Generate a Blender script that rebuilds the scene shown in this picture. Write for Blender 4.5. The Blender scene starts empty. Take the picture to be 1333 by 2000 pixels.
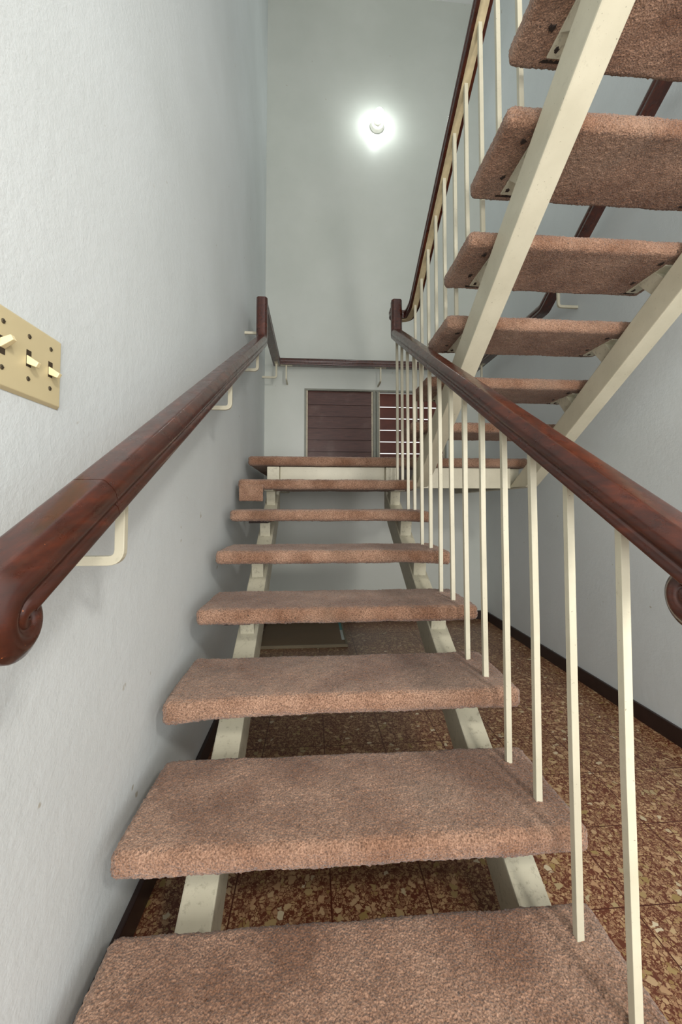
import bpy, bmesh, math, random
import numpy as np
from mathutils import Vector

rng = np.random.default_rng(7)
random.seed(7)
S = 1.1            # layout units -> metres
EYE = 0.8514       # eye height above the floor, layout units
scene = bpy.context.scene
COL = scene.collection

# ------------------------------------------------------------------ camera
cam = bpy.data.cameras.new('camera')
cam.sensor_fit = 'AUTO'; cam.sensor_width = 36.0
cam.lens = 799.95 / 2000 * 36
cam.shift_x = -(675.38 - 666.5) / 2000
cam.shift_y = -(1000 - 955.06) / 2000
cam.clip_start = 0.02
co = bpy.data.objects.new('camera', cam); COL.objects.link(co)
co.location = (0, 0, EYE * S)
co.rotation_euler = (math.pi / 2 + 0.0425, 0, -0.0789)
scene.camera = co

# ------------------------------------------------------------------ world, light, exposure
scene.view_settings.view_transform = 'Standard'
scene.view_settings.look = 'None'
scene.view_settings.gamma = 1.0
scene.view_settings.exposure = 0.47
w = bpy.data.worlds.new('daylight'); scene.world = w; w.use_nodes = True
bg = w.node_tree.nodes['Background']
bg.inputs[0].default_value = (1.0, 0.985, 0.965, 1); bg.inputs[1].default_value = .8

def area(name, loc, target, size, size_y, power, color):
    l = bpy.data.lights.new(name, 'AREA'); l.shape = 'RECTANGLE'
    l.size = size * S; l.size_y = size_y * S; l.energy = power; l.color = color
    o = bpy.data.objects.new(name, l); COL.objects.link(o)
    o.location = Vector(loc) * S
    o.rotation_euler = (Vector(target) - Vector(loc)).to_track_quat('-Z', 'Y').to_euler()
    return o
# daylight from the open lobby behind the viewer, to the right
area('lobby_daylight', (.85, -1.0, 1.95), (0.1, 1.4, 0.9), .22, .22, 19, (1.0, 0.95, 0.88))
# wide fill light added behind the viewer to brighten the upper treads' undersides
area('rear_fill', (.42, -1.45, .98), (.6, 1.1, 1.7), 1.5, 1.2, 45, (1.0, 0.985, 0.965))

# ------------------------------------------------------------------ materials
def srgb(r, g, b):
    f = lambda c: c / 12.92 if c <= 0.04045 else ((c + 0.055) / 1.055) ** 2.4
    return (f(r / 255), f(g / 255), f(b / 255), 1)

class Mat:
    def __init__(s, name):
        s.m = bpy.data.materials.new(name); s.m.use_nodes = True
        s.nt = s.m.node_tree; s.b = s.nt.nodes['Principled BSDF']
        s.tc = s.nt.nodes.new('ShaderNodeTexCoord')
    def n(s, t, **k):
        nd = s.nt.nodes.new(t)
        for a, v in k.items():
            if a in nd.inputs.keys(): nd.inputs[a].default_value = v
            else: setattr(nd, a, v)
        return nd
    def l(s, a, b): s.nt.links.new(a, b)
    def map(s, scale=(1, 1, 1), rot=(0, 0, 0), loc=(0, 0, 0)):
        mp = s.n('ShaderNodeMapping'); mp.inputs['Scale'].default_value = scale
        mp.inputs['Rotation'].default_value = rot; mp.inputs['Location'].default_value = loc
        s.l(s.tc.outputs['Object'], mp.inputs[0]); return mp.outputs[0]
    def noise(s, scale, detail=3, rough=.5, vec=None):
        n = s.n('ShaderNodeTexNoise', Scale=scale, Detail=detail, Roughness=rough)
        s.l(vec if vec else s.tc.outputs['Object'], n.inputs['Vector']); return n.outputs['Fac']
    def ramp(s, fac, stops):
        r = s.n('ShaderNodeValToRGB'); e = r.color_ramp.elements
        while len(e) < len(stops): e.new(0.5)
        for el, (p, c) in zip(e, stops): el.position = p; el.color = c
        s.l(fac, r.inputs[0]); return r.outputs[0]
    def mix(s, fac, a, b, mode='MIX'):
        m = s.n('ShaderNodeMix', data_type='RGBA', blend_type=mode)
        for sock, v in ((m.inputs['Factor'], fac), (m.inputs[6], a), (m.inputs[7], b)):
            if hasattr(v, 'is_linked') or isinstance(v, bpy.types.NodeSocket): s.l(v, sock)
            else: sock.default_value = v
        return m.outputs[2]
    def bump(s, h, strength, dist=.002, prev=None):
        b = s.n('ShaderNodeBump', Strength=strength, Distance=dist)
        s.l(h, b.inputs['Height'])
        if prev: s.l(prev, b.inputs['Normal'])
        return b.outputs[0]
    def fin(s, color=None, rough=.5, normal=None, **k):
        if color is not None:
            if isinstance(color, bpy.types.NodeSocket): s.l(color, s.b.inputs['Base Color'])
            else: s.b.inputs['Base Color'].default_value = color
        if isinstance(rough, bpy.types.NodeSocket): s.l(rough, s.b.inputs['Roughness'])
        else: s.b.inputs['Roughness'].default_value = rough
        if normal: s.l(normal, s.b.inputs['Normal'])
        for a, v in k.items(): s.b.inputs[a.replace('_', ' ')].default_value = v
        return s.m

W1 = (1, 1, 1, 1); K0 = (0, 0, 0, 1)

def plaster(name, col, dark, rough=.62, bump=.45):
    m = Mat(name)
    c = m.ramp(m.noise(1.3, 5, .6), [(.35, dark), (.65, col)])
    spots = m.ramp(m.noise(23, 2, .5), [(.76, K0), (.80, W1)])
    c = m.mix(m.n('ShaderNodeMath', operation='MULTIPLY').outputs[0], c, dark) if False else c
    c2 = m.mix(spots, c, srgb(178, 176, 164))
    n1 = m.bump(m.noise(190, 3, .6), bump, .0012)
    n2 = m.bump(m.noise(42, 3, .55), bump * .8, .0025, n1)
    return m.fin(c2, rough, n2)
M_wall = plaster('painted plaster', srgb(216, 222, 223), srgb(206, 212, 212))
M_wall_back = plaster('smooth painted plaster', srgb(200, 204, 197), srgb(191, 196, 188), .38, .10)
M_ceil = plaster('ceiling paint', srgb(226, 228, 226), srgb(216, 218, 216))

def cream(name, grime=.5):
    m = Mat(name)
    c = m.ramp(m.noise(6, 4, .6), [(.3, srgb(188, 183, 161)), (.7, srgb(204, 199, 177))])
    g = m.ramp(m.noise(55, 6, .75), [(.68 - .22 * grime, K0), (.80 - .14 * grime, (grime, grime, grime, 1))])
    c = m.mix(g, c, srgb(112, 104, 84))
    sp = m.ramp(m.noise(210, 2, .5), [(.72, K0), (.76, (.7, .7, .7, 1))])
    c = m.mix(sp, c, srgb(92, 82, 62))
    nb = m.bump(m.noise(70, 3, .5), .15, .0015)
    return m.fin(c, .42, nb)
M_cream = cream('cream enamel', .35)
M_cream_dirty = cream('worn cream enamel', .62)

def carpet(name):
    m = Mat(name)
    fine = m.noise(300, 3, .65)
    c = m.ramp(fine, [(.30, srgb(94, 69, 54)), (.50, srgb(162, 128, 106)), (.72, srgb(204, 167, 142))])
    patch = m.ramp(m.noise(5.5, 4, .6), [(.36, srgb(196, 182, 172)), (.62, W1)])
    c = m.mix(1.0, c, patch, 'MULTIPLY')
    dirt = m.ramp(m.noise(2.6, 5, .65), [(.5, K0), (.70, (.5, .5, .5, 1))])
    c = m.mix(dirt, c, srgb(98, 82, 68))
    fleck = m.ramp(m.noise(95, 1, .4), [(.79, K0), (.81, W1)])
    c = m.mix(fleck, c, srgb(80, 62, 52))
    v = m.n('ShaderNodeTexVoronoi', Scale=235.0); m.l(m.tc.outputs['Object'], v.inputs['Vector'])
    n1 = m.bump(v.outputs['Distance'], .75, .003)
    n2 = m.bump(fine, .6, .003, n1)
    return m.fin(c, .95, n2, Sheen_Weight=.25, Sheen_Roughness=.5, Specular_IOR_Level=.15)
M_carpet = carpet('pinkish brown loop carpet')

def wood(name):
    m = Mat(name)
    v = m.map((14, 1.3, 14))
    g = m.noise(5, 5, .65, v)
    c = m.ramp(g, [(.25, srgb(42, 19, 13)), (.55, srgb(66, 28, 17)), (.8, srgb(96, 42, 21))])
    wear = m.ramp(m.noise(2.2, 7, .72, m.map((9, 2.2, 7))), [(.52, K0), (.76, (.34, .34, .34, 1))])
    c = m.mix(wear, c, srgb(132, 60, 26))
    chip = m.ramp(m.noise(120, 3, .6), [(.74, K0), (.77, W1)])
    c = m.mix(chip, c, srgb(180, 104, 56))
    r = m.ramp(m.noise(30, 4, .6), [(.3, (.24, .24, .24, 1)), (.75, (.40, .40, .40, 1))])
    nb = m.bump(m.noise(60, 3, .6, v), .03, .0006)
    return m.fin(c, r, nb, Coat_Weight=.4, Coat_Roughness=.14)
M_wood = wood('red mahogany varnish')

def terrazzo():
    m = Mat('terrazzo tiles')
    red = srgb(116, 62, 42)
    n = m.n('ShaderNodeTexNoise', Scale=60.0, Detail=2.0); m.l(m.tc.outputs['Object'], n.inputs['Vector'])
    warp = m.n('ShaderNodeMix', data_type='VECTOR'); warp.inputs['Factor'].default_value = .012
    m.l(m.tc.outputs['Object'], warp.inputs[4]); m.l(n.outputs['Color'], warp.inputs[5])
    c = red
    for scale, thr, prob, stops in (
        (215, .10, .30, [(0, srgb(146, 101, 74)), (.5, srgb(180, 136, 99)), (1, srgb(208, 169, 127))]),
        (112, .085, .42, [(0, srgb(152, 111, 81)), (.35, srgb(192, 148, 111)), (.7, srgb(215, 178, 134)), (1, srgb(166, 132, 81))]),
        (58, .075, .82, [(0, srgb(201, 157, 118)), (.5, srgb(222, 190, 146)), (.8, srgb(178, 150, 92)), (1, srgb(243, 227, 194))])):
        e = m.n('ShaderNodeTexVoronoi', feature='DISTANCE_TO_EDGE', Scale=float(scale)); f = m.n('ShaderNodeTexVoronoi', feature='F1', Scale=float(scale))
        for q in (e, f): m.l(warp.outputs[1], q.inputs['Vector'])
        mk = m.ramp(e.outputs['Distance'], [(thr, K0), (thr + .04, W1)])
        sep = m.n('ShaderNodeSeparateColor'); m.l(f.outputs['Color'], sep.inputs[0])
        on = m.n('ShaderNodeMath', operation='GREATER_THAN'); m.l(sep.outputs[1], on.inputs[0]); on.inputs[1].default_value = prob
        mm = m.n('ShaderNodeMath', operation='MULTIPLY'); m.l(mk, mm.inputs[0]); m.l(on.outputs[0], mm.inputs[1])
        c = m.mix(mm.outputs[0], c, m.ramp(sep.outputs[0], stops))
    # tile joints
    sx = m.n('ShaderNodeSeparateXYZ'); m.l(m.tc.outputs['Object'], sx.inputs[0])
    P = .2125 * S
    lines = []
    for ax, off in ((0, .667 * S), (1, .782 * S)):
        a = m.n('ShaderNodeMath', operation='SUBTRACT'); m.l(sx.outputs[ax], a.inputs[0]); a.inputs[1].default_value = off
        d = m.n('ShaderNodeMath', operation='PINGPONG'); m.l(a.outputs[0], d.inputs[0]); d.inputs[1].default_value = P / 2
        g = m.n('ShaderNodeMath', operation='LESS_THAN'); m.l(d.outputs[0], g.inputs[0]); g.inputs[1].default_value = .0017
        lines.append(g.outputs[0])
    mx = m.n('ShaderNodeMath', operation='MAXIMUM'); m.l(lines[0], mx.inputs[0]); m.l(lines[1], mx.inputs[1])
    c = m.mix(mx.outputs[0], c, srgb(92, 42, 26))
    tone = m.ramp(m.noise(1.7, 3, .5), [(.3, srgb(196, 196, 194)), (.7, srgb(242, 244, 246))])
    c = m.mix(1.0, c, tone, 'MULTIPLY')
    return m.fin(c, .36)
M_floor = terrazzo()

def simple(name, col, rough=.5, var=.12, scale=20, **k):
    m = Mat(name)
    d = tuple(x * (1 - var) for x in col[:3]) + (1,)
    return m.fin(m.ramp(m.noise(scale, 4, .6), [(.3, d), (.7, col)]), rough, **k)
M_base = simple('dark brown baseboard paint', srgb(48, 33, 30), .4, .3)
M_dark = simple('rusty bolt', srgb(44, 30, 22), .8, .4, 90)
M_ivory = simple('ivory plastic', srgb(204, 190, 150), .38, .05, 8)
M_ivory_lt = simple('pale ivory plastic', srgb(226, 210, 164), .35, .04, 8)
M_steel = simple('dull steel', srgb(120, 110, 92), .35, .3, 200, Metallic=.8)
M_slot = simple('dark slot', srgb(62, 50, 34), .7, .2)
M_alu = simple('dull grey aluminium', srgb(136, 138, 126), .5, .2, 30)
def grain(name, a, b, rough):
    m = Mat(name); v = m.map((1.6, 20, 20)); g = m.noise(6, 5, .7, v)
    c = m.ramp(g, [(.3, a), (.62, b)]); d = m.ramp(m.noise(7, 4, .6), [(.55, K0), (.8, (.3, .3, .3, 1))])
    return m.fin(m.mix(d, c, srgb(140, 122, 112)), rough)
M_louver = grain('dark brown louver wood', srgb(66, 40, 34), srgb(92, 58, 50), .36)
M_louver_red = simple('reddish louver wood', srgb(104, 50, 36), .4, .3, 25)
M_clip = simple('cream louver clip', srgb(206, 196, 172), .5, .25, 60)
M_porc = simple('white porcelain', srgb(226, 226, 216), .3, .05, 10)
M_board = simple('brown hardboard', srgb(116, 92, 62), .55, .12, 6)
M_boardedge = simple('grey brown board edge', srgb(128, 116, 92), .55, .15)
M_tape = simple('white tape', srgb(196, 204, 200), .4, .1)
M_teal = simple('teal tape', srgb(70, 140, 140), .45, .1)
mb = Mat('lit bulb')
mb.fin(srgb(250, 250, 250), .4, Emission_Strength=42.0)
mb.b.inputs['Emission Color'].default_value = (.95, 1.0, .985, 1)
M_bulb = mb.m

# ------------------------------------------------------------------ builders (layout units, floor at z=0)
def setp(o, label=None, cat=None, group=None, kind=None):
    for k, v in (('label', label), ('category', cat), ('group', group), ('kind', kind)):
        if v: o[k] = v
    return o
ORG = {}
def root(name, loc, label, cat, group=None, kind=None):
    o = bpy.data.objects.new(name, None); COL.objects.link(o)
    o.empty_display_size = .1; o.location = Vector(loc) * S
    ORG[o.name] = np.array(loc, float)
    return setp(o, label, cat, group, kind)
def build(name, V, F, mat, parent=None, smooth=False, bevel=0):
    V = np.asarray(V, float)
    if parent is not None: org = ORG[parent.name]
    else: org = np.array([(V[:, 0].min() + V[:, 0].max()) / 2, (V[:, 1].min() + V[:, 1].max()) / 2, V[:, 2].min()])
    me = bpy.data.meshes.new(name)
    me.from_pydata([tuple(v) for v in (V - org) * S], [], [tuple(int(i) for i in f) for f in F])
    me.validate()
    if bevel:
        bm = bmesh.new(); bm.from_mesh(me)
        bmesh.ops.recalc_face_normals(bm, faces=bm.faces)
        ed = [e for e in bm.edges if len(e.link_faces) == 2 and e.calc_face_angle() > .5]
        bmesh.ops.bevel(bm, geom=ed, offset=bevel * S, segments=2, profile=.6, affect='EDGES')
        bm.to_mesh(me); bm.free()
    else:
        bm = bmesh.new(); bm.from_mesh(me); bmesh.ops.recalc_face_normals(bm, faces=bm.faces); bm.to_mesh(me); bm.free()
    if smooth:
        for p in me.polygons: p.use_smooth = True
        if smooth != True: me.set_sharp_from_angle(angle=math.radians(smooth))
    for mt in (mat if isinstance(mat, (list, tuple)) else [mat]): me.materials.append(mt)
    o = bpy.data.objects.new(name, me); COL.objects.link(o)
    if parent is not None: o.parent = parent; ORG[o.name] = org
    else: o.location = Vector(org) * S; ORG[o.name] = org
    return o
BF = [(0, 3, 2, 1), (4, 5, 6, 7), (0, 1, 5, 4), (1, 2, 6, 5), (2, 3, 7, 6), (3, 0, 4, 7)]
class MB:
    def __init__(s): s.V = []; s.F = []
    def add(s, V, F):
        n = len(s.V); s.V += [tuple(v) for v in V]; s.F += [tuple(i + n for i in f) for f in F]; return s
    def box(s, x0, x1, y0, y1, z0, z1):
        return s.add([(x0, y0, z0), (x1, y0, z0), (x1, y1, z0), (x0, y1, z0), (x0, y0, z1), (x1, y0, z1), (x1, y1, z1), (x0, y1, z1)], BF)
    def prism_x(s, poly, x0, x1):
        n = len(poly); V = [(x0, y, z) for y, z in poly] + [(x1, y, z) for y, z in poly]
        F = [tuple(range(n)), tuple(range(2 * n - 1, n - 1, -1))] + [(i, i + n, (i + 1) % n + n, (i + 1) % n) for i in range(n)]
        return s.add(V, F)
    def lathe(s, c, axis, prof, seg=32):
        c = np.array(c, float); a = np.array(axis, float); a /= np.linalg.norm(a)
        u = np.cross(a, (0, 0, 1) if abs(a[2]) < .9 else (1, 0, 0)); u /= np.linalg.norm(u); v = np.cross(a, u)
        V = []; F = []
        for h, r in prof:
            for k in range(seg):
                t = 2 * math.pi * k / seg; V.append(c + a * h + (u * math.cos(t) + v * math.sin(t)) * r)
        m = len(prof)
        for i in range(m - 1):
            for k in range(seg):
                F.append((i * seg + k, i * seg + (k + 1) % seg, (i + 1) * seg + (k + 1) % seg, (i + 1) * seg + k))
        F.append(tuple(range(seg))[::-1]); F.append(tuple((m - 1) * seg + k for k in range(seg)))
        return s.add(V, F)
    def sweep(s, path, prof, up=(0, 0, 1), scales=None, side=None):
        path = np.array(path, float); n = len(path); m = len(prof)
        tan = np.zeros_like(path)
        for i in range(n):
            a = path[i] - path[i - 1] if i > 0 else path[1] - path[0]
            b = path[i + 1] - path[i] if i < n - 1 else path[-1] - path[-2]
            a = a / np.linalg.norm(a); b = b / np.linalg.norm(b); t = a + b; tan[i] = t / np.linalg.norm(t)
        V = []; nv = np.array(up, float); 
        for i in range(n):
            t = tan[i]
            if side is not None:
                b = np.array(side, float); u = np.cross(b, t)
            else:
                u = nv - t * np.dot(nv, t); u /= np.linalg.norm(u); b = np.cross(t, u); nv = u
            u = u / np.linalg.norm(u)
            st = 1.0
            if 0 < i < n - 1:
                a = path[i] - path[i - 1]; a /= np.linalg.norm(a); st = 1 / max(.5, np.dot(a, t))
            sc = 1 if scales is None else scales[i]
            # widen along the in-plane bend direction to keep thickness
            d = (path[i + 1] - path[i]) if i < n - 1 else (path[i] - path[i - 1])
            bend = None
            if 0 < i < n - 1:
                a = path[i] - path[i - 1]; a = a / np.linalg.norm(a); c2 = d / np.linalg.norm(d); bend = c2 - a
                ln = np.linalg.norm(bend); bend = bend / ln if ln > 1e-6 else None
            for px, pz in prof:
                o = b * px * sc + u * pz * sc
                if bend is not None: o = o + bend * np.dot(o, bend) * (st - 1)
                V.append(path[i] + o)
        F = []
        for i in range(n - 1):
            for k in range(m): F.append((i * m + k, i * m + (k + 1) % m, (i + 1) * m + (k + 1) % m, (i + 1) * m + k))
        F.append(tuple(range(m))[::-1]); F.append(tuple((n - 1) * m + k for k in range(m)))
        return s.add(V, F)
    def build(s, name, mat, parent=None, **k): return build(name, s.V, s.F, mat, parent, **k)

def fillet(pts, r, seg=6):
    pts = [np.array(p, float) for p in pts]; out = [pts[0]]
    rs = r if isinstance(r, (list, tuple)) else [r] * (len(pts) - 2)
    for i in range(1, len(pts) - 1):
        a, b, c = pts[i - 1], pts[i], pts[i + 1]; rr = rs[i - 1]
        u = (a - b) / np.linalg.norm(a - b); v = (c - b) / np.linalg.norm(c - b)
        ang = math.acos(max(-1, min(1, np.dot(u, v)))); d = min(rr / math.tan(ang / 2), .48 * np.linalg.norm(a - b), .48 * np.linalg.norm(c - b))
        p0 = b + u * d; p1 = b + v * d
        for k in range(seg + 1):
            t = k / seg; out.append((1 - t) ** 2 * p0 + 2 * t * (1 - t) * b + t * t * p1)
    out.append(pts[-1]); return out

# a slab wrapped in loop carpet: dense rounded box with a rough pile surface
def pile_box(x0, x1, y0, y1, z0, z1, r=.017, res=.0042, pile=.0008, yaw=0., warp=None, corner=.02):
    c = np.array([(x0 + x1) / 2, (y0 + y1) / 2, (z0 + z1) / 2]); h = np.array([x1 - x0, y1 - y0, z1 - z0]) / 2
    n = np.maximum(4, np.round(2 * h / res)).astype(int)
    Vs = []; Fs = []; base = 0
    for ax in range(3):
        a, b = (ax + 1) % 3, (ax + 2) % 3
        for sg in (0, 1):
            I, J = np.meshgrid(np.arange(n[a] + 1), np.arange(n[b] + 1), indexing='ij')
            P = np.zeros(I.shape + (3,), int); P[..., a] = I; P[..., b] = J; P[..., ax] = sg * n[ax]
            idx = base + np.arange(I.size).reshape(I.shape)
            q = np.stack([idx[:-1, :-1], idx[1:, :-1], idx[1:, 1:], idx[:-1, 1:]], -1).reshape(-1, 4)
            if sg == 0: q = q[:, ::-1]
            Vs.append(P.reshape(-1, 3)); Fs.append(q); base += I.size
    P = np.concatenate(Vs); F = np.concatenate(Fs)
    U, inv = np.unique(P, axis=0, return_inverse=True); F = inv.reshape(-1)[F]
    p = (U / n * 2 - 1) * h
    # plan corners get a wider radius than the edges
    ex = np.array([corner, corner, r])
    q = np.clip(p, -(h - r), h - r); d = p - q; L = np.linalg.norm(d, axis=1, keepdims=True)
    nn = np.where(L > 1e-9, d / np.maximum(L, 1e-9), 0); p = q + nn * r
    # round plan corners
    cx = np.clip(np.abs(p[:, :2]) - (h[:2] - corner), 0, None); both = (cx > 0).all(1)
    cl = np.linalg.norm(cx, axis=1); over = both & (cl > corner)
    f = np.where(over, corner / np.maximum(cl, 1e-9), 1.0)
    for k in (0, 1):
        s_ = np.sign(p[:, k]); p[:, k] = np.where(over, s_ * ((h[k] - corner) + cx[:, k] * f), p[:, k])
    x, y, z = p.T
    wob = .0022 * np.sin(x * 23 + c[1] * 40) + .0016 * np.sin(x * 51 + y * 30 + c[2] * 60) + .0012 * np.sin(y * 47 + c[1] * 13)
    p = p + nn * (wob[:, None] * .3 + pile * rng.normal(0, 1, (len(p), 1)))
    p += rng.normal(0, pile * .35, p.shape)
    if warp is not None: p = warp(p, h)
    if yaw:
        cs, sn = math.cos(yaw), math.sin(yaw); p[:, :2] = np.stack([p[:, 0] * cs - p[:, 1] * sn, p[:, 0] * sn + p[:, 1] * cs], 1)
    return p + c, F
def pile_obj(name, VF, mat, parent):
    V, F = VF; org = ORG[parent.name]
    me = bpy.data.meshes.new(name); V = (V - org) * S
    me.vertices.add(len(V)); me.vertices.foreach_set('co', V.ravel())
    me.loops.add(F.size); me.loops.foreach_set('vertex_index', F.ravel().astype(np.int32))
    me.polygons.add(len(F)); me.polygons.foreach_set('loop_start', np.arange(0, F.size, 4, dtype=np.int32))
    me.polygons.foreach_set('loop_total', np.full(len(F), 4, np.int32))
    me.polygons.foreach_set('use_smooth', np.ones(len(F), bool))
    me.update(calc_edges=True); me.validate(); me.materials.append(mat)
    o = bpy.data.objects.new(name, me); COL.objects.link(o); o.parent = parent; ORG[o.name] = org
    return o

# ------------------------------------------------------------------ the setting
XL, XR, YB, ZC = -.3638, 1.3088, 3.0575, 4.915
YN = -2.6
def struct(o): o['kind'] = 'structure'; return o
struct(MB().box(XL - .12, XR + .9, YN, YB + .12, -.1, 0).build('floor', M_floor))
struct(MB().box(XL - .12, XR + .12, -.9, YB + .12, ZC, ZC + .1).build('ceiling', M_ceil))
struct(MB().box(XL - .12, XL, -1.5, YB + .12, 0, ZC).build('wall_left', M_wall))
struct(MB().box(XR, XR + .12, -.1, YB + .12, 0, ZC).build('wall_right', M_wall))
WX0, WX1, WZ0, WZ1 = -.068, 1.020, 1.185, 1.738
bw = MB()
bw.box(XL, WX0, YB, YB + .12, 0, ZC); bw.box(WX1, XR, YB, YB + .12, 0, ZC)
bw.box(WX0, WX1, YB, YB + .12, 0, WZ0); bw.box(WX0, WX1, YB, YB + .12, WZ1, ZC)
struct(bw.build('wall_back', M_wall_back))
def basep(name, b): struct(b.build(name, M_base, bevel=.003))
basep('baseboard_left', MB().box(XL, XL + .012, -1.5, YB, 0, .064))
basep('baseboard_right', MB().box(XR - .012, XR, -.1, YB, 0, .064))
basep('baseboard_back', MB().box(XL + .012, XR - .012, YB - .012, YB, 0, .064))

# louvered window in the back wall
win = root('window_1', ((WX0 + WX1) / 2, YB, WZ0), 'pair of dark wooden louver panels in a grey frame in the back wall', 'window', kind='structure')
fr = MB(); fw = .014
fr.box(WX0, WX1, YB - .004, YB + .05, WZ1 - fw, WZ1); fr.box(WX0, WX1, YB - .004, YB + .05, WZ0, WZ0 + fw)
fr.box(WX0, WX0 + fw, YB - .004, YB + .05, WZ0 + fw, WZ1 - fw); fr.box(WX1 - fw, WX1, YB - .004, YB + .05, WZ0 + fw, WZ1 - fw)
fr.build('window_frame', M_alu, win, bevel=.002)
MX0, MX1 = .452, .494
mu = MB(); mu.box(MX0, MX0 + .017, YB - .008, YB + .05, WZ0 + fw, WZ1 - fw); mu.box(MX1 - .017, MX1, YB - .008, YB + .05, WZ0 + fw, WZ1 - fw)
mu.box(MX0 + .017, MX1 - .017, YB + .006, YB + .04, WZ0 + fw, WZ1 - fw)
mu.build('mullion', M_alu, win, bevel=.0015)
def clips(x0, x1):
    b = MB(); b.box(x0, x1, YB + .004, YB + .03, WZ0 + fw, WZ1 - fw)
    for k in range(6):
        z = 1.708 - k * .0892
        for dz in (.016, .062): b.box(x0 + .002, x1 - .002, YB, YB + .005, z - dz - .006, z - dz)
    b.build('louver_clip_strip', M_clip, win)
clips(WX0 + fw, WX0 + fw + .011); clips(MX0 - .012, MX0 - .001)
clips(MX1 + .001, MX1 + .010); clips(WX1 - fw - .011, WX1 - fw)
def louvers(name, x0, x1, tilt, mat, hh, dz=0.):
    b = MB()
    for k in range(6):
        zt = 1.712 - k * .0892; zc = zt - .0446 + dz; t = .0045
        d = np.array([0, -math.sin(tilt), -math.cos(tilt)]); nrm = np.array([0, math.cos(tilt), -math.sin(tilt)])
        up_ = .02 if k == 0 else 0.
        c = np.array([0, YB + .018, zc]); Q = []
        for sx in (x0, x1):
            for a, e in ((-hh - up_, -t), (hh, -t), (hh, t), (-hh - up_, t)):
                p = c + d * a + nrm * e; Q.append((sx, p[1], p[2]))
        b.add(Q, [(0, 1, 2, 3), (7, 6, 5, 4), (0, 4, 5, 1), (1, 5, 6, 2), (2, 6, 7, 3), (3, 7, 4, 0)])
    return b.build(name, mat, win, bevel=.0012)
louvers('closed_louver_panel', WX0 + fw + .011, MX0 - .012, .10, M_louver, .0472)['label'] = 'closed dark brown louver panel'
louvers('open_louver_panel', MX1 + .010, WX1 - fw - .011, .22, M_louver_red, .0426, -.012)['label'] = 'slightly open reddish louver panel with light between the slats'

# ------------------------------------------------------------------ stair flights
SL = .5829
Tt = .046
LZ = .261 + EYE            # landing top
def lower_top(y): return -.7588 + EYE + SL * (y - .7286)
low = root('staircase', (.1, .6, 0), 'lower flight of open carpeted treads on cream steel beams rising from the floor', 'staircase', 'stair flights')
TH = .128
for nm, x0, x1 in (('l', -.2386, -.1752), ('r', .3828, .4454)):
    yt = .7286 - lower_top(.7286) / SL; yb_ = yt + TH / SL; ye = 2.19
    poly = [(yt, 0), (yb_, 0), (ye, lower_top(ye) - TH), (ye, LZ - Tt - .009), (2.135, LZ - Tt - .009), (2.135, lower_top(2.135))]
    MB().prism_x(poly, x0, x1).build('stringer', M_cream_dirty, low, bevel=.004)
def blotch(par, x, y, z, r):
    n = 16; V = []; rr = [r * rng.uniform(.55, 1.25) for _ in range(n)]
    for h, k in ((0, 1.0), (-.0022, .7)):
        for i in range(n): V.append((x + math.cos(2 * math.pi * i / n) * rr[i] * k * .75, y + math.sin(2 * math.pi * i / n) * rr[i] * k, z + h))
    F = [tuple(range(n)), tuple(range(2 * n - 1, n - 1, -1))] + [(i, (i + 1) % n, (i + 1) % n + n, i + n) for i in range(n)]
    return build('bolt_hole', V, F, M_dark, par)
def bracket(par, x0, x1, yb, sgn, ztop, zbot_fn, bolts=False, top=(.095, .168)):
    # slanted stub tube between beam and tread, plus its fixing plate; sgn=-1: tread nosing lies towards -y
    q = [yb + sgn * d for d in (.095, .045) + tuple(top)]
    poly = [(q[0], zbot_fn(q[0]) - .004), (q[1], zbot_fn(q[1]) - .004), (q[2], ztop + .001), (q[3], ztop + .001)]
    m = MB().prism_x(poly, x0, x1)
    y1, y2 = sorted((yb + sgn * .05, yb + sgn * .214))
    m.box(x0 - .001, x1 + .001, y1, y2, ztop - .0045, ztop + .001)
    o = m.build('tread_bracket', M_cream_dirty, par, bevel=.0015)
    if bolts:
        blotch(o, x0 + .012, yb + sgn * .196, ztop - .0045, .008)
        blotch(par, x0 - .020, yb + sgn * .047, ztop - .0005, .010); blotch(par, x0 - .021, yb + sgn * .158, ztop - .0005, .009)
        ya, yc = sorted((yb + sgn * .220, yb + sgn * .226))
        MB().box(x0 - .012, x1, ya, yc, ztop - .0012, ztop + .002).build('carpet_slit', M_dark, par)
def warpC(p, h):   # front left end of the carpet hangs loose
    u = np.clip((-p[:, 0] - .16) / .25, 0, 1) * np.clip((-p[:, 1]) / h[1], 0, 1)
    p[:, 2] -= np.where(p[:, 2] < .0, +.014 * u ** 1.5, .008 * u ** 1.5); return p
def warpE(p, h):
    u = np.clip((p[:, 0] - .22) / .2, 0, 1) * np.clip(-p[:, 1] / h[1] * .5 + .5, 0, 1); p[:, 2] -= .010 * u ** 2; return p
warps = {2: warpC, 4: warpE, 5: warpE}
low_y = []
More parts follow.
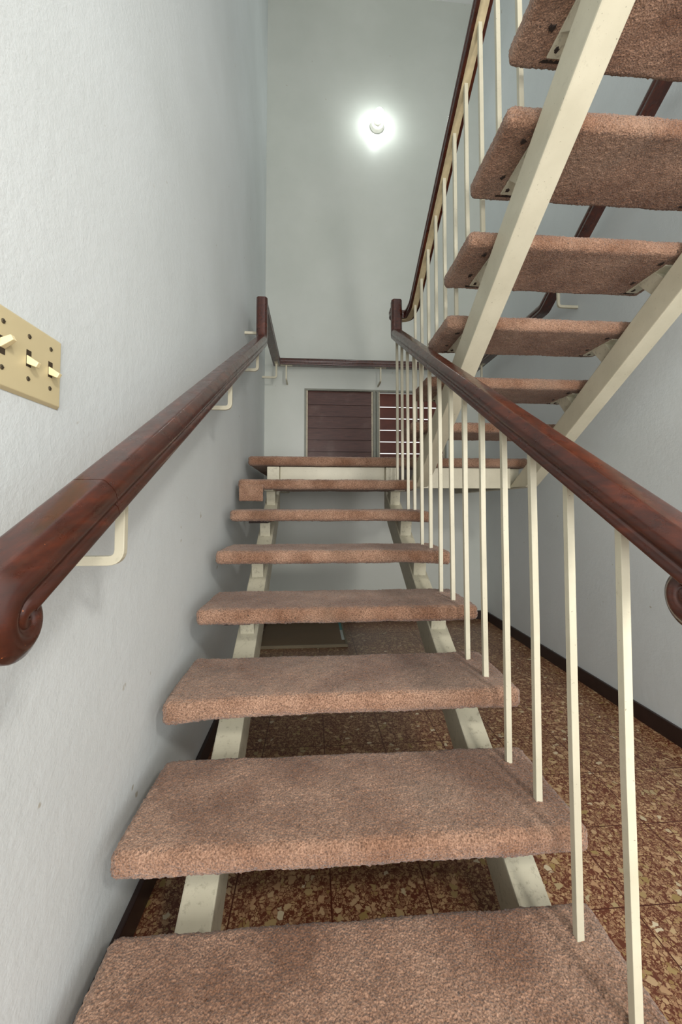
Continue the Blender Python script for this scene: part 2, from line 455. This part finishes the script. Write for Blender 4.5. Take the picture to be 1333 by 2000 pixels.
for i in range(7):
    yb = .7286 + .2352 * i; zt = -.6988 + .1371 * i + EYE
    low_y.append((yb, zt))
    xl = -.328 - (.012 if i == 6 else 0) + rng.uniform(-.004, .004); xr = .486 + rng.uniform(-.004, .004)
    t = pile_obj('carpeted_tread', pile_box(xl, xr, yb - .258, yb, zt - Tt, zt, yaw=-.010 if i in (1, 3, 4) else -.005, warp=warps.get(i)), M_carpet, low)
    for x0, x1 in ((-.229, -.186), (.388, .437)):
        bracket(low, x0, x1, yb, -1, zt - Tt, lambda y: max(lower_top(y), .002), top=(.055, .112))
    if i == 6:
        fl = pile_obj('carpet_flap', pile_box(xl + .004, xl + .112, yb - .265, yb - .252, zt - Tt - .054, zt - Tt + .02, r=.005, res=.005, corner=.006), M_carpet, t)
        fl['label'] = 'square end of carpet hanging down'
    if i in (5, 3):
        MB().box(xl + .07, xl + .145, yb - .215, yb - .03, zt - Tt - .009, zt - Tt + .003).build('backing_strip', M_dark, t)

up = root('staircase', (.82, 1.4, LZ), 'upper flight of carpeted treads seen from below on two cream steel beams', 'staircase', 'stair flights')
def up_top(y):
    return .594 + EYE + .5927 * (1.353 - y)
UTH = .107; ZB = .098 + EYE
for x0, x1 in ((.5102, .5727), (1.0803, 1.1418)):
    y_a = 1.353 - (ZB + UTH - .594 - EYE) / .5927      # underside meets the beam level
    y_b = 2.188
    yt_ = -.25
    poly = [(yt_, up_top(yt_) - UTH), (y_a, ZB), (y_b, ZB), (y_b, up_top(y_b) + .002), (yt_, up_top(yt_))]
    MB().prism_x(poly, x0, x1).build('stringer', M_cream, up, bevel=.004)
upper = []
for k in range(1, 7):
    yn = 1.353 - .2365 * (k - 3); zt = .664 + .1375 * (k - 3) + EYE
    upper.append((yn, zt))
    xl = (.457 if k == 3 else .45) + rng.uniform(-.003, .003)
    pile_obj('carpeted_tread', pile_box(xl, 1.165, yn, yn + .25, zt - Tt, zt, yaw=.0), M_carpet, up)
    for x0, x1 in ((.531, .568), (1.098, 1.136)):
        bracket(up, x0, x1, yn, 1, zt - Tt, up_top, bolts=True)

# landing between the flights
ld = root('stair_landing', (.42, 2.6, LZ - Tt - .11), 'carpeted landing platform on cream beams between the two flights', 'landing')
pile_obj('carpeted_platform', pile_box(-.337, 1.170, 2.132, YB - .004, LZ - Tt - .004, LZ, r=.018, res=.0062, corner=.022), M_carpet, ld)
MB().box(-.1744, .3820, 2.165, 2.20, ZB, LZ - Tt - .006).build('front_beam', M_cream, ld, bevel=.003)
MB().box(.5735, 1.0795, 2.165, 2.20, ZB, LZ - Tt - .006).build('front_beam', M_cream, ld, bevel=.003)
MB().box(1.0803, 1.1418, 2.1915, YB - .01, ZB, LZ - Tt - .006).build('side_beam', M_cream, ld, bevel=.003)
MB().box(-.2386, -.1752, 2.1915, YB - .01, ZB, LZ - Tt - .006).build('side_beam', M_cream, ld, bevel=.003)
MB().box(-.1752, 1.0803, 2.20, YB - .01, LZ - Tt - .016, LZ - Tt - .004).build('underside_board', M_louver, ld)

# ------------------------------------------------------------------ handrails
def rail_profile(wd=.056, hh=.050):
    a, b = wd / 2, hh / 2
    half = [(.50, 1.0), (.60, .985), (.68, .93), (.90, .58), (.97, .44), (1.0, .28), (1.0, .02), (.97, -.12), (.90, -.22), (.86, -.28), (.86, -.36), (.92, -.42), (.95, -.48), (.95, -.84), (.92, -.94), (.86, -1.0)]
    pts = [(x * a, z * b) for x, z in half]
    return pts + [(-x, z) for x, z in pts[::-1]]
PR = rail_profile()
def vol(start, slope_dir, r0=.040, turns=.80, n=44, drop=1):
    # scroll in the y-z plane that curls down and back under the rail
    y, z = start; t = math.atan2(slope_dir[1], slope_dir[0])
    cy, cz = y - math.sin(t) * r0 * -1, z + math.cos(t) * r0 * -1
    cy = y + math.cos(t + math.pi / 2) * r0; cz = z + math.sin(t + math.pi / 2) * r0
    pts = []; sc = []
    for k in range(1, n + 1):
        f = k / n; a = (t - math.pi / 2) + f * turns * 2 * math.pi; r = r0 * (1 - .66 * f)
        pts.append((cy + math.cos(a) * r, cz + math.sin(a) * r)); sc.append(1 - .42 * f)
    return pts, sc
def flat_bar(path, wd, th): return [(-wd / 2, -th / 2), (wd / 2, -th / 2), (wd / 2, th / 2), (-wd / 2, th / 2)]
def wall_bracket(par, p, rail_bottom, wall, slope=0., along='y'):
    # p: point under the rail (x,y); wall: direction and length of the arm
    x, y = p; zb = rail_bottom; drop = .1
    q = [(x, y, zb), (x, y, zb - drop), (x + wall[0], y + wall[1], zb - drop)]
    m = MB(); prof = [(-.0065, -.0055), (.0065, -.0055), (.0065, .0055), (-.0065, .0055)]
    m.sweep(fillet(q, .016, 6), prof, up=(1, 0, 0) if along == 'x' else (0, 1, 0))
    o = m.build('wall_bracket', M_cream, par, bevel=.001)
    L = .042
    if along == 'y': a = [(x, y - L, zb - slope * L + .0015), (x, y + L, zb + slope * L + .0015)]
    else: a = [(x - L, y, zb + .0015), (x + L, y, zb + .0015)]
    MB().sweep(a, [(-.012, -.0025), (.012, -.0025), (.012, .0025), (-.012, .0025)]).build('fixing_plate', M_cream, o)
    return o

def rail_lower_z(y): return .584 * y - .308 + EYE
BX = .432
rl = root('stair_railing', (BX, 1.3, .15), 'lower railing of red-brown handrail and thin cream balusters beside the lower flight', 'railing', 'stair railings')
yS = .468
y0 = .414
v, sc = vol((y0, rail_lower_z(y0)), (-1, -.584), r0=.034, turns=.80)
path = [(BX, a, b) for a, b in v[::-1]] + fillet([(BX, y0, rail_lower_z(y0)), (BX, 2.079, rail_lower_z(2.079) - .004), (BX, 2.079, 1.928)], .018, 5)
scl = sc[::-1] + [1] * (len(path) - len(sc))
def sections(par, path, scl, ycut, name):
    # two lengths of rail butted together, leaving a hairline joint
    k = max(i for i in range(len(path)) if path[i][1] < ycut and i < len(sc) + 1)
    a, b = np.array(path[k], float), np.array(path[k + 1], float); t = (b - a) / np.linalg.norm(b - a)
    cpt = a + (b - a) * (ycut - a[1]) / (b[1] - a[1])
    MB().sweep(list(path[:k + 1]) + [cpt - t * .0006], PR, side=(1, 0, 0), scales=scl[:k + 1] + [1]).build(name, M_wood, par, smooth=38)
    MB().sweep([cpt + t * .0006] + list(path[k + 1:]), PR, side=(1, 0, 0), scales=[1] + scl[k + 1:]).build(name, M_wood, par, smooth=38)
sections(rl, path, scl, 1.42, 'handrail')
MB().sweep([(BX, .50, rail_lower_z(.50) - .0235), (BX, 2.05, rail_lower_z(2.05) - .0235)], flat_bar(0, .026, .006), side=(1, 0, 0)).build('rail_bar', M_cream, rl)
BW = .0062
def baluster(par, x, y, z0, z1, zs):
    lean = rng.normal(0, .0012, 2)
    V = []
    for z, dx, dy in ((z0, 0, 0), ((z0 + z1) / 2, lean[0], lean[1]), (z1, lean[0] * .3, lean[1] * .3)):
        for a, b in ((-1, -1), (1, -1), (1, 1), (-1, 1)):
            zz = z + (zs * b * BW if z == z1 else 0)
            V.append((x + dx + a * BW, y + dy + b * BW, zz))
    F = [(0, 3, 2, 1), (8, 9, 10, 11)]
    for r in (0, 4):
        for k in range(4): F.append((r + k, r + (k + 1) % 4, r + 4 + (k + 1) % 4, r + 4 + k))
    return build('baluster', V, F, M_cream, par, bevel=.001)
for yb, zt in low_y:
    for d in (.1853, .0659):
        y = yb - d
        baluster(rl, BX, y, zt - .004, rail_lower_z(y) - .024, .584)

UX = .515
ru = root('stair_railing', (UX, 1.3, LZ + .2), 'upper railing of dark handrail with cream balusters climbing beside the upper flight', 'railing', 'stair railings')
def rail_upper_z(y): return 3.0824 - .587 * y
pts = [(BX, 2.1075, 1.892), (BX, 2.165, 1.892), (UX, 2.165, 1.892), (UX, 2.028, 1.892), (UX, -.2, rail_upper_z(-.2))]
pth = fillet(pts, [.042, .042, .05], 8)
MB().sweep(pth, PR).build('handrail', M_wood, ru, smooth=38)
pb = fillet([(BX, 2.1085, 1.866), (BX, 2.165, 1.866), (UX, 2.165, 1.866), (UX, 2.024, 1.866), (UX, -.2, rail_upper_z(-.2) - .0265)], [.042, .042, .05], 8)
MB().sweep(pb, flat_bar(0, .028, .006)).build('rail_bar', simple('yellowed cream enamel', srgb(206, 190, 152), .5, .25, 40), ru)
for yn, zt in upper[:5]:
    for d in (.0659, .1853):
        y = yn + d
        baluster(ru, UX, y, zt - .004, rail_upper_z(y) - .028, -.587)

wr = root('wall_handrail', (XL, 1.5, 1.2), 'dark red-brown handrail on cream brackets running along the three plaster walls', 'handrail')
LX = -.264
def rail_left_z(y): return -.2654 + .534 * y + EYE
y0 = .366
v, sc = vol((y0, rail_left_z(y0)), (-1, -.534), r0=.0275, turns=.80)
path = [(LX, a, b) for a, b in v[::-1]] + fillet([(LX, y0, rail_left_z(y0)), (LX, 2.084, rail_left_z(2.084)), (LX, 2.084, 1.915)], .06, 7)
scl = sc[::-1] + [1] * (len(path) - len(sc))
sections(wr, path, scl, .515, 'sloping_rail')
YR = 2.937; RX = 1.2088; LV = 1.892
def rail_right_z(y): return 3.087 - .59 * y
MB().sweep([(LX, 2.092, LV), (LX, YR, LV), (RX, YR, LV)] , PR).build('level_rail', M_wood, wr, smooth=38)
MB().sweep(fillet([(RX, YR + .024, LV), (RX, 2.025, LV), (RX, -.05, rail_right_z(-.05))], .05, 6), PR).build('sloping_rail', M_wood, wr, smooth=38)
aL = (XL - LX, 0); aB = (0, YB - YR); aR = (XR - RX, 0)
for y in (.590, 1.312, 1.93): wall_bracket(wr, (LX, y), rail_left_z(y) - .024, aL, .534)
for y in (2.16, 2.905): wall_bracket(wr, (LX, y), LV - .025, aL)
for x in (-.196, .490, .98): wall_bracket(wr, (x, YR), LV - .025, aB, along='x')
wall_bracket(wr, (RX, 2.83), LV - .025, aR)
for y in (1.90, 1.19, .4): wall_bracket(wr, (RX, y), rail_right_z(y) - .025, aR, -.59)

# ------------------------------------------------------------------ small things
lp = root('wall_lamp', (.488, YB, 3.822), 'small white porcelain lampholder with a lit bulb high on the back wall', 'lamp')
c = (.488, YB, 3.822)
MB().lathe(c, (0, -1, 0), [(0, .054), (.006, .056), (.012, .054), (.022, .046), (.034, .043), (.036, .030)], 36).build('lamp_base', M_porc, lp, smooth=True)
MB().lathe((.488, YB - .034, 3.822), (0, -1, 0), [(0, .030), (.020, .028), (.024, .024)], 32).build('lamp_socket', M_porc, lp, smooth=True)
MB().lathe((.488, YB - .058, 3.822), (0, -1, 0), [(0, .014), (.012, .018), (.03, .028), (.05, .034), (.068, .031), (.082, .020), (.088, .006)], 28).build('bulb', M_bulb, lp, smooth=True)

sw = root('light_switch_panel', (XL, .54, 1.03), 'ivory wall plate with a row of toggle switches on the left wall', 'light switch')
PY0, PY1, PZ0, PZ1 = .4585, .6075, .9875, 1.0865
V = []; F = []
pl = MB(); px = XL + .0055
bmv = [(XL + .0003, PY0, PZ0), (XL + .0003, PY1, PZ0), (XL + .0003, PY1, PZ1), (XL + .0003, PY0, PZ1),
       (px, PY0 + .004, PZ0 + .004), (px, PY1 - .004, PZ0 + .004), (px, PY1 - .004, PZ1 - .004), (px, PY0 + .004, PZ1 - .004)]
pl.add(bmv, BF).build('cover_plate', M_ivory, sw, bevel=.0012)
for k, (yc, upw) in enumerate(((.581, -1), (.5385, -1), (.4945, 1))):
    zc = 1.0375
    slot = MB().box(px - .001, px + .0004, yc - .0044, yc + .0044, zc - .0105, zc + .0105).build('switch_slot', M_slot, sw)
    a = math.radians(28) * upw
    d = np.array([math.cos(a), 0, math.sin(a)]); n = np.array([-math.sin(a), 0, math.cos(a)])
    base = np.array([px - .002, yc, zc + upw * .001]); L = .0165
    Q = []
    for s_, hw, ht in ((0, .0042, .0052), (L, .0032, .0034)):
        for e, g in ((-1, -1), (1, -1), (1, 1), (-1, 1)):
            q = base + d * s_ + np.array([0, e * hw, 0]) + n * g * ht; Q.append(tuple(q))
    MB().add(Q, BF).build('toggle', M_ivory_lt, sw, bevel=.0009)
    for zs in (1.0657, 1.0118):
        b = MB().lathe((px - .0005, yc, zs), (1, 0, 0), [(0, .0031), (.0012, .0030), (.0019, .0018)], 14)
        so = b.build('screw', M_steel, sw, smooth=False)
        MB().box(px + .0008, px + .0016, yc - .0022, yc + .0022, zs - .0005, zs + .0005).build('screw_slot', M_slot, so)

bd = root('board', (-.06, 2.77, 0), 'thin brown board lying on the floor under the landing', 'board')
MB().box(-.325, .200, 2.519, 3.035, .0005, .016).build('panel', M_board, bd, bevel=.002)
MB().box(-.325, .212, 2.508, 2.519, .0005, .019).build('edge_strip', M_boardedge, bd, bevel=.001)
MB().box(.200, .212, 2.519, 3.035, .0005, .019).build('edge_strip', M_boardedge, bd, bevel=.001)
MB().box(.182, .2005, 2.60, 2.80, .0162, .0172).build('tape', M_tape, bd)
MB().box(.182, .2005, 2.80, 3.00, .0162, .0172).build('tape', M_teal, bd)
